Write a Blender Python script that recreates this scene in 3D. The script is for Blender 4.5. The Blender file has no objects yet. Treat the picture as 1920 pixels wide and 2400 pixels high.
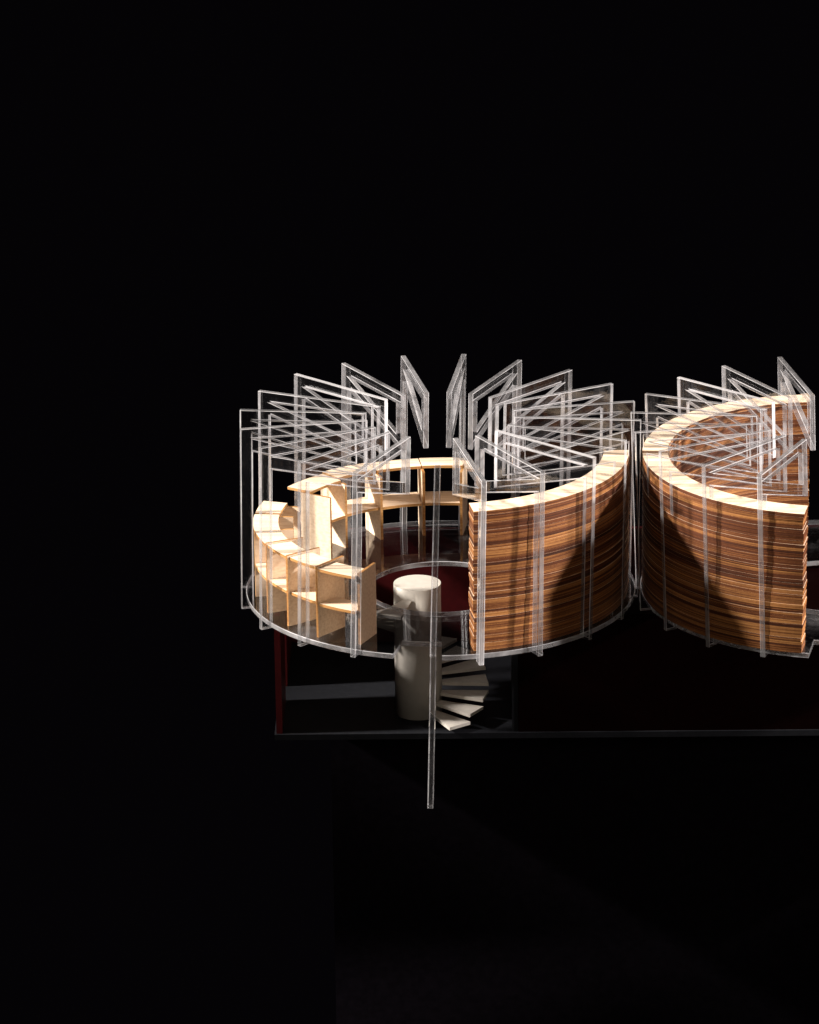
import bpy, bmesh, math, random
from mathutils import Vector, Matrix

random.seed(11)
S = 0.1                      # one ring radius = 0.1 m
C = bpy.context.scene.collection
scene = bpy.context.scene
rad = math.radians

# ------------------------------------------------------------------ camera
EL, DIST, FPX, PX, PY, ROLL = 0.3578, 22.4284, 10428.81, 1726.40, 1397.70, -0.0144
cam_data = bpy.data.cameras.new('camera')
cam = bpy.data.objects.new('camera', cam_data); C.objects.link(cam)
cam_data.sensor_fit = 'HORIZONTAL'; cam_data.sensor_width = 36.0
cam_data.lens = FPX / 1920 * 36
cam_data.shift_x = -(PX - 960) / 1920
cam_data.shift_y = (PY - 1200) / 1920
cam_data.clip_start = 0.05; cam_data.clip_end = 60
ce, se, cr, sr = math.cos(EL), math.sin(EL), math.cos(ROLL), math.sin(ROLL)
r_ax = Vector((1, 0, 0)); u_ax = Vector((0, se, ce))
right = r_ax * cr - u_ax * sr; up = r_ax * sr + u_ax * cr
back = Vector((0, -ce, se))
m3 = Matrix((right, up, back)).transposed()
cam.matrix_world = Matrix.Translation(back * DIST * S) @ m3.to_4x4()
scene.camera = cam

# ------------------------------------------------------------------ world and lamps
world = bpy.data.worlds.new('World'); scene.world = world
world.use_nodes = True
bg = world.node_tree.nodes['Background']
bg.inputs[0].default_value = (0.90, 0.70, 1.0, 1); bg.inputs[1].default_value = 0.0014
scene.view_settings.view_transform = 'Standard'
scene.view_settings.look = 'None'
scene.view_settings.exposure = 0
scene.view_settings.gamma = 1
scene.cycles.max_bounces = 24
scene.cycles.transparent_max_bounces = 128
scene.cycles.transmission_bounces = 24
scene.cycles.glossy_bounces = 8
scene.cycles.diffuse_bounces = 5
scene.cycles.sample_clamp_indirect = 4
scene.cycles.use_denoising = True

def spot(name, target, az, elev, dist, power, col, radius, cone):
    d = bpy.data.lights.new(name, 'SPOT')
    d.energy = power; d.color = col; d.shadow_soft_size = radius; d.spot_size = rad(cone); d.spot_blend = 0.4
    o = bpy.data.objects.new(name, d); C.objects.link(o)
    v = Vector((math.cos(rad(az)) * math.cos(rad(elev)), math.sin(rad(az)) * math.cos(rad(elev)), math.sin(rad(elev))))
    o.location = (Vector(target) + v * dist) * S
    o.rotation_euler = (-v).to_track_quat('-Z', 'Y').to_euler()
    return o
spot('spot_left', (-0.5, 0.0, 0.3), 187, 28, 15, 305, (1, 0.93, 0.86), 0.045, 16.5)
spot('spot_right', (-0.5, 0.0, 0.3), -8.5, 24, 15, 275, (1, 0.92, 0.87), 0.045, 16.5)
def area(name, loc, target, size, power, col):
    d = bpy.data.lights.new(name, 'AREA'); d.energy = power; d.size = size; d.color = col
    o = bpy.data.objects.new(name, d); C.objects.link(o)
    o.location = Vector(loc) * S
    o.rotation_euler = (Vector(target) - Vector(loc)).to_track_quat('-Z', 'Y').to_euler()
    return o
area('front_fill', (0.9, -13.0, 5.0), (-0.3, 0, 0), 0.3, 1.9, (1, 0.86, 0.72))  # added soft fill lamp out of view, standing in for ambient room light

# ------------------------------------------------------------------ materials
def new_mat(name):
    m = bpy.data.materials.new(name); m.use_nodes = True
    nt = m.node_tree; nt.nodes.clear()
    out = nt.nodes.new('ShaderNodeOutputMaterial')
    return m, nt, out
def N(nt, t, **kw):
    n = nt.nodes.new(t)
    for k, v in kw.items():
        if k.startswith('_'): setattr(n, k[1:], v)
        else: n.inputs[k.replace('__', ' ')].default_value = v
    return n
def L(nt, a, b): nt.links.new(a, b)

def acrylic(name, trans, haze, rough, haze_tex=0.0, haze_scale=60.0, gloss=1.0, trl=0.5, glass=0.0, lo=0.42, hi=0.72):
    """clear sheet: see-through, Fresnel reflection and a share of surface scatter"""
    m, nt, out = new_mat(name)
    tr = N(nt, 'ShaderNodeBsdfTransparent', Color=(*trans, 1))
    gl = N(nt, 'ShaderNodeBsdfGlossy', Color=(1, 1, 1, 1), Roughness=rough)
    df = N(nt, 'ShaderNodeBsdfDiffuse', Color=(0.82, 0.81, 0.83, 1))
    tl = N(nt, 'ShaderNodeBsdfTranslucent', Color=(0.82, 0.81, 0.83, 1))
    sc = N(nt, 'ShaderNodeMixShader', Fac=trl); L(nt, df.outputs[0], sc.inputs[1]); L(nt, tl.outputs[0], sc.inputs[2])
    hz = N(nt, 'ShaderNodeMixShader', Fac=haze)
    if glass:
        gs = N(nt, 'ShaderNodeBsdfRefraction', Color=(0.98, 0.98, 0.98, 1), IOR=1.49, Roughness=rough * .5)
        gm = N(nt, 'ShaderNodeMixShader', Fac=glass); L(nt, tr.outputs[0], gm.inputs[1]); L(nt, gs.outputs[0], gm.inputs[2])
        L(nt, gm.outputs[0], hz.inputs[1])
    else: L(nt, tr.outputs[0], hz.inputs[1])
    L(nt, sc.outputs[0], hz.inputs[2])
    if haze_tex:
        tc = N(nt, 'ShaderNodeTexCoord'); nz = N(nt, 'ShaderNodeTexNoise', Scale=haze_scale, Detail=6.0, Roughness=0.65)
        oi = N(nt, 'ShaderNodeObjectInfo'); va = N(nt, 'ShaderNodeVectorMath', _operation='ADD')
        L(nt, tc.outputs['Object'], va.inputs[0]); L(nt, oi.outputs['Random'], va.inputs[1]); L(nt, va.outputs[0], nz.inputs['Vector'])
        mr = N(nt, 'ShaderNodeMapRange'); mr.inputs['From Min'].default_value = lo; mr.inputs['From Max'].default_value = hi
        mr.inputs['To Min'].default_value = haze; mr.inputs['To Max'].default_value = haze + haze_tex
        L(nt, nz.outputs['Fac'], mr.inputs['Value']); L(nt, mr.outputs[0], hz.inputs['Fac'])
    # the sheet is modelled without bending rays, so both its faces reflect like an outer face
    fr = N(nt, 'ShaderNodeFresnel', IOR=1.49); ge = N(nt, 'ShaderNodeNewGeometry')
    io = N(nt, 'ShaderNodeMapRange'); io.inputs['To Min'].default_value = 1.49; io.inputs['To Max'].default_value = 1 / 1.49
    L(nt, ge.outputs['Backfacing'], io.inputs['Value']); L(nt, io.outputs[0], fr.inputs['IOR'])
    mu = N(nt, 'ShaderNodeMath', _operation='MULTIPLY'); mu.inputs[1].default_value = gloss
    L(nt, fr.outputs[0], mu.inputs[0])
    mx = N(nt, 'ShaderNodeMixShader'); L(nt, mu.outputs[0], mx.inputs[0]); L(nt, hz.outputs[0], mx.inputs[1]); L(nt, gl.outputs[0], mx.inputs[2])
    L(nt, mx.outputs[0], out.inputs[0])
    return m
M_FACE = acrylic('clear_acrylic', (0.945, 0.945, 0.95), 0.002, 0.03, 0.003, 60)
M_EDGE = acrylic('cut_acrylic_edge', (0.66, 0.67, 0.68), 0.11, 0.12, 0.36, 26, 1.6, lo=0.38, hi=0.68)
M_ARRIS = acrylic('acrylic_arris', (0.75, 0.75, 0.75), 0.35, 0.2, 0.6, 34, 1.6, lo=0.38, hi=0.66)
M_STRIP = acrylic('strip_acrylic', (0.93, 0.93, 0.94), 0.03, 0.08, 0.05, 50, 1.4)
M_STRIPARRIS = acrylic('strip_arris', (0.85, 0.85, 0.85), 0.10, 0.15, 0.35, 45, 1.5)
M_SAWN = acrylic('sawn_acrylic_edge', (0.7, 0.7, 0.7), 0.75, 0.3, 0.2, 900, 1.5)
M_RIM = acrylic('plate_rim_acrylic', (0.9, 0.9, 0.92), 0.22, 0.2, 0.4, 40, 1.4)
M_PLATE = acrylic('scuffed_acrylic', (0.70, 0.70, 0.71), 0.002, 0.03, 0.2, 34, lo=0.52, hi=0.85)

def wood_face():
    m, nt, out = new_mat('cream_birch')
    tc = N(nt, 'ShaderNodeTexCoord'); mp = N(nt, 'ShaderNodeMapping'); mp.inputs['Scale'].default_value = (60, 900, 900)
    L(nt, tc.outputs['Object'], mp.inputs[0])
    nz = N(nt, 'ShaderNodeTexNoise', Scale=1.0, Detail=4.0); L(nt, mp.outputs[0], nz.inputs['Vector'])
    rp = N(nt, 'ShaderNodeValToRGB'); rp.color_ramp.elements[0].color = (0.60, 0.43, 0.28, 1); rp.color_ramp.elements[1].color = (0.76, 0.60, 0.44, 1)
    rp.color_ramp.elements[0].position = 0.25; rp.color_ramp.elements[1].position = 0.6
    L(nt, nz.outputs['Fac'], rp.inputs[0])
    p = N(nt, 'ShaderNodeBsdfPrincipled', Roughness=0.6); p.inputs['Specular IOR Level'].default_value = 0.25
    L(nt, rp.outputs[0], p.inputs['Base Color']); L(nt, p.outputs[0], out.inputs[0])
    return m
M_WOOD = wood_face()

def burnt_edge(name, dark, mid, light, scale_z=420.0):
    """laser-burnt plywood edge: brown, streaked along the sheet, each sheet its own tone"""
    m, nt, out = new_mat(name)
    tc = N(nt, 'ShaderNodeTexCoord'); oi = N(nt, 'ShaderNodeObjectInfo')
    mp = N(nt, 'ShaderNodeMapping'); mp.inputs['Scale'].default_value = (7, 7, scale_z * 3.0)
    L(nt, tc.outputs['Object'], mp.inputs[0])
    ad = N(nt, 'ShaderNodeVectorMath', _operation='ADD'); L(nt, mp.outputs[0], ad.inputs[0])
    sc = N(nt, 'ShaderNodeMath', _operation='MULTIPLY'); sc.inputs[1].default_value = 60; L(nt, oi.outputs['Random'], sc.inputs[0])
    cb = N(nt, 'ShaderNodeCombineXYZ'); L(nt, sc.outputs[0], cb.inputs[0]); L(nt, sc.outputs[0], cb.inputs[2]); L(nt, cb.outputs[0], ad.inputs[1])
    n1 = N(nt, 'ShaderNodeTexNoise', Scale=1.0, Detail=3.0, Roughness=0.55); L(nt, ad.outputs[0], n1.inputs['Vector'])
    n2 = N(nt, 'ShaderNodeTexNoise', Scale=900.0, Detail=2.0); L(nt, tc.outputs['Object'], n2.inputs['Vector'])
    mp3 = N(nt, 'ShaderNodeMapping'); mp3.inputs['Scale'].default_value = (14, 14, scale_z * 8); L(nt, tc.outputs['Object'], mp3.inputs[0])
    n3 = N(nt, 'ShaderNodeTexNoise', Scale=1.0, Detail=4.0, Roughness=0.7); L(nt, mp3.outputs[0], n3.inputs['Vector'])
    # tone = 0.55*streak + 0.38*sheet + 0.12*speck
    a = N(nt, 'ShaderNodeMath', _operation='MULTIPLY_ADD'); L(nt, n1.outputs['Fac'], a.inputs[0]); a.inputs[1].default_value = 0.75; a.inputs[2].default_value = -0.21
    b = N(nt, 'ShaderNodeMath', _operation='MULTIPLY_ADD'); L(nt, oi.outputs['Random'], b.inputs[0]); b.inputs[1].default_value = 0.46; L(nt, a.outputs[0], b.inputs[2])
    c = N(nt, 'ShaderNodeMath', _operation='MULTIPLY_ADD'); L(nt, n2.outputs['Fac'], c.inputs[0]); c.inputs[1].default_value = 0.16; L(nt, b.outputs[0], c.inputs[2])
    d = N(nt, 'ShaderNodeMath', _operation='MULTIPLY_ADD'); L(nt, n3.outputs['Fac'], d.inputs[0]); d.inputs[1].default_value = 1.5; d.inputs[2].default_value = -0.75
    c2 = N(nt, 'ShaderNodeMath', _operation='ADD'); L(nt, c.outputs[0], c2.inputs[0]); L(nt, d.outputs[0], c2.inputs[1]); c = c2
    rp = N(nt, 'ShaderNodeValToRGB'); e = rp.color_ramp.elements
    e[0].position = 0.12; e[0].color = (*dark, 1); e[1].position = 0.95; e[1].color = (*light, 1)
    k = e.new(0.5); k.color = (*mid, 1)
    L(nt, c.outputs[0], rp.inputs[0])
    p = N(nt, 'ShaderNodeBsdfPrincipled', Roughness=0.55); p.inputs['Specular IOR Level'].default_value = 0.3
    L(nt, rp.outputs[0], p.inputs['Base Color'])
    bp = N(nt, 'ShaderNodeBump', Strength=0.5, Distance=0.0003); L(nt, n1.outputs['Fac'], bp.inputs['Height']); L(nt, bp.outputs[0], p.inputs['Normal'])
    L(nt, p.outputs[0], out.inputs[0])
    return m
M_BURNT = burnt_edge('burnt_plywood_edge', (0.030, 0.008, 0.003), (0.118, 0.033, 0.009), (0.54, 0.245, 0.075))
M_SHELFEDGE = burnt_edge('singed_shelf_edge', (0.16, 0.06, 0.015), (0.36, 0.17, 0.05), (0.55, 0.33, 0.13))

def plain(name, col, rough, spec=0.3, var=0.1, scale=300.0):
    m, nt, out = new_mat(name)
    tc = N(nt, 'ShaderNodeTexCoord'); nz = N(nt, 'ShaderNodeTexNoise', Scale=scale, Detail=5.0)
    L(nt, tc.outputs['Object'], nz.inputs['Vector'])
    rp = N(nt, 'ShaderNodeValToRGB')
    rp.color_ramp.elements[0].color = (*[c * (1 - var) for c in col], 1); rp.color_ramp.elements[1].color = (*[min(1, c * (1 + var)) for c in col], 1)
    rp.color_ramp.elements[0].position = 0.3; rp.color_ramp.elements[1].position = 0.7
    L(nt, nz.outputs['Fac'], rp.inputs[0])
    p = N(nt, 'ShaderNodeBsdfPrincipled', Roughness=rough); p.inputs['Specular IOR Level'].default_value = spec
    L(nt, rp.outputs[0], p.inputs['Base Color']); L(nt, p.outputs[0], out.inputs[0])
    return m
M_WHITE = plain('white_card', (0.50, 0.465, 0.41), 0.6, 0.25, 0.05)
M_RED = plain('dark_red_lacquer', (0.06, 0.004, 0.005), 0.45, 0.25, 0.15)
M_REDSHADE = plain('shaded_red_lacquer', (0.003, 0.0003, 0.0003), 0.6, 0.02, 0.2)  # darker copy of the base red: shade on front panel and lid put into colour
M_BOARD = plain('dark_grey_board', (0.010, 0.0105, 0.0125), 0.6, 0.06, 0.12)
M_BLACK = plain('black_felt', (0.0075, 0.006, 0.0085), 0.95, 0.0, 0.2)

# ------------------------------------------------------------------ helpers
def link(name, verts, faces, mats, idx=None, parent=None, smooth=False):
    me = bpy.data.meshes.new(name)
    me.from_pydata([(v[0] * S, v[1] * S, v[2] * S) for v in verts], [], faces)
    for m in mats: me.materials.append(m)
    if idx:
        for p, i in zip(me.polygons, idx): p.material_index = i
    me.update()
    bm = bmesh.new(); bm.from_mesh(me); bmesh.ops.recalc_face_normals(bm, faces=bm.faces); bm.to_mesh(me); bm.free()
    if smooth:
        for p in me.polygons: p.use_smooth = len(p.vertices) == 4
    o = bpy.data.objects.new(name, me); C.objects.link(o)
    if parent: o.parent = parent
    return o
def thing(name, label, cat, loc=(0, 0, 0), group=None):
    o = bpy.data.objects.new(name, None); C.objects.link(o)
    o.empty_display_size = 0.02
    o.location = Vector(loc) * S; o['label'] = label; o['category'] = cat
    if group: o['group'] = group
    return o
def tag(o, label, cat, group=None):
    o['label'] = label; o['category'] = cat
    if group: o['group'] = group
def pol(phi, r): a = rad(phi); return (r * math.sin(a), -r * math.cos(a))

def arc_slab(phi0, phi1, r0, r1, z0, z1, n):
    """curved slab; faces: top and bottom index 0, sides and ends index 1"""
    v, f, ix = [], [], []
    for i in range(n + 1):
        p = phi0 + (phi1 - phi0) * i / n
        for r, z in ((r0, z0), (r1, z0), (r1, z1), (r0, z1)):
            x, y = pol(p, r); v.append((x, y, z))
    for i in range(n):
        a, b = 4 * i, 4 * i + 4
        f += [(a, a + 1, b + 1, b), (a + 1, a + 2, b + 2, b + 1), (a + 2, a + 3, b + 3, b + 2), (a + 3, a, b, b + 3)]
        ix += [0, 1, 0, 1]
    f += [(0, 1, 2, 3), (4 * n, 4 * n + 3, 4 * n + 2, 4 * n + 1)]; ix += [1, 1]
    return v, f, ix
def radial_board(phi, r0, r1, z0, z1, t):
    """upright board along a radius; broad faces index 0, edges index 1"""
    d = Vector((*pol(phi, 1), 0)); n = Vector((-d.y, d.x, 0)) * t / 2
    v = []
    for s in (-1, 1):
        for r, z in ((r0, z0), (r1, z0), (r1, z1), (r0, z1)):
            p = d * r + n * s; v.append((p.x, p.y, z))
    f = [(0, 1, 2, 3), (4, 7, 6, 5), (0, 4, 5, 1), (1, 5, 6, 2), (2, 6, 7, 3), (3, 7, 4, 0)]
    return v, f, [0, 0, 1, 1, 1, 1]
def box(x0, x1, y0, y1, z0, z1):
    v = [(x, y, z) for z in (z0, z1) for x, y in ((x0, y0), (x1, y0), (x1, y1), (x0, y1))]
    f = [(0, 3, 2, 1), (4, 5, 6, 7), (0, 1, 5, 4), (1, 2, 6, 5), (2, 3, 7, 6), (3, 0, 4, 7)]
    return v, f

# ------------------------------------------------------------------ setting: black plinth and backdrop
ZF = -0.632                                   # top of the base board
BASE_ROT = math.atan2(0.166, 2.72)
BASE_O = (-1.4833 - 0.812, -0.373)            # front left corner of the base board
def based(o):
    o.location = (BASE_O[0] * S, BASE_O[1] * S, 0); o.rotation_euler.z = BASE_ROT
    return o
pl = link('plinth', *box(0.25, 4.4, 0.55, 1.8, -6.0, ZF - 0.032), [M_BLACK]); based(pl); pl['kind'] = 'structure'

# ------------------------------------------------------------------ model base
base = thing('model_base', 'low dark red box with an open bay under the left acrylic ring', 'stand')
based(base)
def bpart(name, dims, mat): return link(name, *box(*dims), [mat], parent=base)
bpart('base_board', (-0.01, 4.55, -0.012, 1.9, ZF - 0.03, ZF), M_BOARD)
T = 0.03
bpart('side_panel', (0.0, T, 0.0, 0.45, ZF + 0.001, -0.002), M_RED)
bpart('side_panel', (0.0, T, 0.645, 1.3, ZF + 0.001, -0.002), M_RED)
bpart('back_panel', (T + .002, 4.5, 1.27, 1.3, ZF + 0.001, -0.002), M_RED)
bpart('divider_panel', (1.18, 1.21, 0.004, 1.268, ZF + 0.001, -0.002), M_BOARD)
bpart('front_panel', (1.212, 4.5, 0.0, T, ZF + 0.001, -0.002), M_REDSHADE)
bpart('lid', (1.212, 4.5, T + .002, 1.268, -0.03, -0.004), M_REDSHADE)

# ------------------------------------------------------------------ acrylic rings
H = 0.9404
LC, RC = Vector((-1.4833, 0.0)), Vector((0.4599, 0.0472))
LT = {1: (-1.7405, 0.9689), 2: (-2.0373, 0.8294), 3: (-2.2653, 0.6349), 4: (-2.4215, 0.3502), 5: (-2.4828, 0.0361), 6: (-2.4486, -0.2663), 7: (-2.3203, -0.5516), 8: (-2.1117, -0.7582), 9: (-1.8321, -0.9046), 10: (-1.2076, -1.0039), 11: (-0.9351, -0.849), 12: (-0.6943, -0.625), 13: (-0.5508, -0.3598), 14: (-0.4848, -0.0341), 15: (-0.5267, 0.2666), 16: (-0.6472, 0.5508), 17: (-0.8667, 0.7742), 18: (-1.1363, 0.9274), 19: (-1.4306, 1.0126)}
LB = {6: (-2.4658, -0.2714), 7: (-2.3404, -0.5593), 8: (-2.1287, -0.7814), 9: (-1.8549, -0.9241), 10: (-1.2268, -1.0037), 11: (-0.9478, -0.8693), 12: (-0.7116, -0.6366), 13: (-0.5635, -0.3482), 14: (-0.4967, -0.021)}
RT = {1: (0.2073, 1.0411), 2: (-0.0839, 0.8783), 3: (-0.3127, 0.6722), 4: (-0.4733, 0.3918), 5: (-0.5398, 0.0878), 6: (-0.5104, -0.2283), 7: (-0.3829, -0.5109), 8: (-0.1687, -0.7217), 9: (0.1011, -0.8503)}
RB = {6: (-0.4815, -0.2146), 7: (-0.3493, -0.4943), 8: (-0.1377, -0.7147), 9: (0.1323, -0.8385)}
FT = 0.026
def arris(o, w=0.0024):
    bm = bmesh.new(); bm.from_mesh(o.data)
    es = [e for e in bm.edges if len(e.link_faces) == 2 and 0 in (e.link_faces[0].material_index, e.link_faces[1].material_index) and e.link_faces[0].material_index != e.link_faces[1].material_index]
    bmesh.ops.bevel(bm, geom=es, offset=w * S, offset_type='OFFSET', segments=1, affect='EDGES', material=2, clamp_overlap=True)
    bm.to_mesh(o.data); bm.free()
def fin(parent, centre, top, bot, sawn=False):
    top = Vector(top); bot = Vector(bot)
    inn = (centre - top); Lr = inn.length - 0.37; inn.normalize(); tan = Vector((-inn.y, inn.x)) * FT / 2
    pts = [(0, 0), (0, H), (Lr, H), (Lr, H - .297), (.06, H - .12), (.06, 0), (Lr - .055, H - .055), (.066, H - .055), (Lr - .055, H - .218)]
    v = []
    for s in (-1, 1):
        for q, z in pts:
            p = bot.lerp(top, z / H) + inn * q + tan * s - centre
            v.append((p.x, p.y, z))
    A, B, Cc, D, E, F, a, b, c = range(9)
    side = [(B, Cc, a, b), (Cc, D, c, a), (D, E, b, c), (A, B, b, E, F)]
    f = [q for q in side] + [tuple(i + 9 for i in reversed(q)) for q in side]; ix = [0] * 8
    for loop in ((A, B, Cc, D, E, F), (a, c, b)):
        for i in range(len(loop)):
            p, q = loop[i], loop[(i + 1) % len(loop)]
            f.append((p, q, q + 9, p + 9)); ix.append(3 if sawn and (p, q) in ((B, Cc), (Cc, D), (b, a)) else 1)
    o = link('fin', v, f, [M_FACE, M_EDGE, M_ARRIS, M_SAWN], ix, parent)
    arris(o); return o
def ring_plate(parent, off, notch, R=0.978, Rh=0.365, z0=0.012, z1=0.038):
    """flat ring with a round hole and one notch cut in from the front edge"""
    n0, n1, rn = notch
    seq = [(n1 + (360 - (n1 - n0)) * i / 120, R) for i in range(121)]
    seq += [(n0 + (n1 - n0) * i / 6, rn) for i in range(7)]
    k = len(seq); v = []
    for z in (z0, z1):
        for p, r in seq: x, y = pol(p, r); v.append((x + off[0], y + off[1], z))
        for p, r in seq: x, y = pol(p, Rh); v.append((x + off[0], y + off[1] - .015, z))
    f, ix = [], []
    for i in range(k):
        j = (i + 1) % k
        same = i in (120, k - 1)
        if not same:
            f += [(i, j, k + j, k + i), (2 * k + i, 3 * k + i, 3 * k + j, 2 * k + j)]; ix += [0, 0]
            f.append((k + i, k + j, 3 * k + j, 3 * k + i)); ix.append(1)
        f.append((i, 2 * k + i, 2 * k + j, j)); ix.append(1)
    o = link('base_plate', v, f, [M_PLATE, M_RIM, M_ARRIS], ix, parent)
    arris(o, 0.003); return o

left = thing('acrylic_ring', 'whole clear acrylic ring of upright fins, left of the pair, over the light wood shelf', 'architectural model', (LC.x, LC.y, 0), 'acrylic ring models')
ring_plate(left, (-.004, -.002), (-10, 4, 0.795))
for i in LT:
    b = LB.get(i, (LT[i][0] - .0168, LT[i][1] - .007)); fin(left, LC, LT[i], b, i in (3, 12))
rightr = thing('acrylic_ring', 'clear acrylic ring of fins cut off by the right edge, over the C-shaped plywood wall', 'architectural model', (RC.x, RC.y, 0), 'acrylic ring models')
ring_plate(rightr, (.031, .045), (-8, 6, 0.795))
for i in RT:
    b = RB.get(i, (RT[i][0] + .031, RT[i][1] + .012)); fin(rightr, RC, RT[i], b, i == 3)
def strip(name, parent, top, bot, z1, z0, w=0.05, t=0.028):
    v = []
    for (x, y), z in ((bot, z0), (top, z1)):
        for dx, dy in ((-t / 2, 0), (t / 2, 0), (t / 2, w), (-t / 2, w)): v.append((x + dx, y + dy, z))
    f = [(0, 3, 2, 1), (4, 5, 6, 7), (0, 1, 5, 4), (1, 2, 6, 5), (2, 3, 7, 6), (3, 0, 4, 7)]
    o = link(name, v, f, [M_FACE, M_STRIP, M_STRIPARRIS], [1, 1, 1, 0, 1, 0], parent)
    arris(o); return o
strip('entrance_post', left, (.052, -.99), (.02, -.99), 0.998, 0.035)
strip('hanging_strip', left, (.024, -.938), (-.004, -.938), 0.20, -0.785)

# ------------------------------------------------------------------ curved plywood walls
def curved_wall(label, off, phi0, phi1, zt, nl, rj=0.0016, pj=0.3):
    w = thing('curved_wall', label, 'plywood wall', (off[0], off[1], 0.0385), 'curved stacked plywood walls')
    z = 0.0; hgt = zt - 0.0385
    ws = [random.uniform(0.85, 1.15) for _ in range(nl)]; tot = sum(ws); drift = 0
    for k in range(nl):
        th = hgt * ws[k] / tot
        drift = max(-1.0, min(1.0, drift * 0.8 + random.uniform(-.5, .5)))
        last = k == nl - 1
        r0 = 0.812 + random.uniform(-rj, rj); r1 = 0.938 + random.uniform(-rj, rj)
        a = phi0 + drift * pj + random.uniform(-pj, pj) * .5; b = phi1 + drift * pj + random.uniform(-pj, pj) * .5
        v, f, ix = arc_slab(a, b, r0, r1, z + .0001, z + th - .0001, 32)
        link('plywood_layer', v, f, [M_WOOD, M_BURNT], ix, w)
        z += th
    return w
curved_wall('curved wall of stacked burnt-edge plywood inside the left ring', LC, 13.2, 92.4, 0.755, 38)
curved_wall('front quarter of the C-shaped plywood wall, its cut end at the right edge', RC, -8.6, -87.2, 0.755, 38)
curved_wall('rear quarter of the C-shaped plywood wall, behind the right ring of fins', RC, -89.0, -173.5, 0.757, 38)

# ------------------------------------------------------------------ curved light wood shelf
shelf = thing('curved_shelf', 'two-tier curved shelf of light birch boards inside the left ring', 'shelf', (LC.x, LC.y, 0.0385))
div = [-22, -36.2, -49.5, -62.5, -77.5, -91.5, -103, -118.5, -135.3, -151.6, -168.8, -184]
ZT, ZM, BT = 0.36, 0.178, 0.014
for k, p in enumerate(div):
    r0 = 0.665 if k == 7 else 0.745
    r1 = 0.915 if k == 0 else 0.845 if k == 7 else 0.94
    v, f, ix = radial_board(p + random.uniform(-.3, .3), r0, r1, 0, ZT + (.008 if k < 4 else -.0145), BT)
    link('divider', v, f, [M_WOOD, M_SHELFEDGE], ix, shelf)
for k in range(11):
    if k == 6: continue            # the gap between the two runs of shelf
    a, b = div[k], div[k + 1]
    j = random.uniform(-.006, .006); g = 0.62 if k < 3 else 0.15
    r0 = 0.79 if k in (6, 7) else 0.81
    zt = ZT + random.uniform(-.004, .004)
    v, f, ix = arc_slab(a - g, b + g, r0 + j, 0.935 + j, zt - .014, zt, 8)
    link('top_board', v, f, [M_WOOD, M_SHELFEDGE], ix, shelf)
    v, f, ix = arc_slab(a - .62, b + .62, (0.75 if k > 5 else 0.81) + j, 0.932 + j, ZM - .014, ZM, 8)
    link('middle_board', v, f, [M_WOOD, M_SHELFEDGE], ix, shelf)
# ------------------------------------------------------------------ spiral stairs
def stairs(label, off):
    st = thing('spiral_staircase', label, 'staircase', (off[0], off[1], ZF + .0005), None)
    n = 40; v = []; top = 0.066 - ZF; r = 0.119
    for z in (0, top):
        for i in range(n): a = 2 * math.pi * i / n; v.append((r * math.cos(a), r * math.sin(a), z))
    f = [(i, (i + 1) % n, n + (i + 1) % n, n + i) for i in range(n)] + [tuple(range(n - 1, -1, -1)), tuple(range(n, 2 * n))]
    link('drum', v, f, [M_WHITE], None, st, smooth=True)
    for k in range(16):
        z1 = 0.0404 * (k + 1); t0, t1 = rad(-60 + 20 * k), rad(-40 + 20 * k + 1)
        pts = [(0.1215 * math.cos(t), 0.1215 * math.sin(t)) for t in (t0, t1)]
        q = [(0.355 * math.cos(t), 0.355 * math.sin(t)) for t in (t1, t0)]
        pl2 = pts + q
        vv = [(x, y, z1 - .016) for x, y in pl2] + [(x, y, z1) for x, y in pl2]
        ff = [(0, 1, 2, 3), (4, 7, 6, 5), (0, 4, 5, 1), (1, 5, 6, 2), (2, 6, 7, 3), (3, 7, 4, 0)]
        link('tread', vv, ff, [M_WHITE], None, st)
    return st
stairs('white spiral staircase winding round a drum, up through the left ring', (LC.x - .122, -.05))
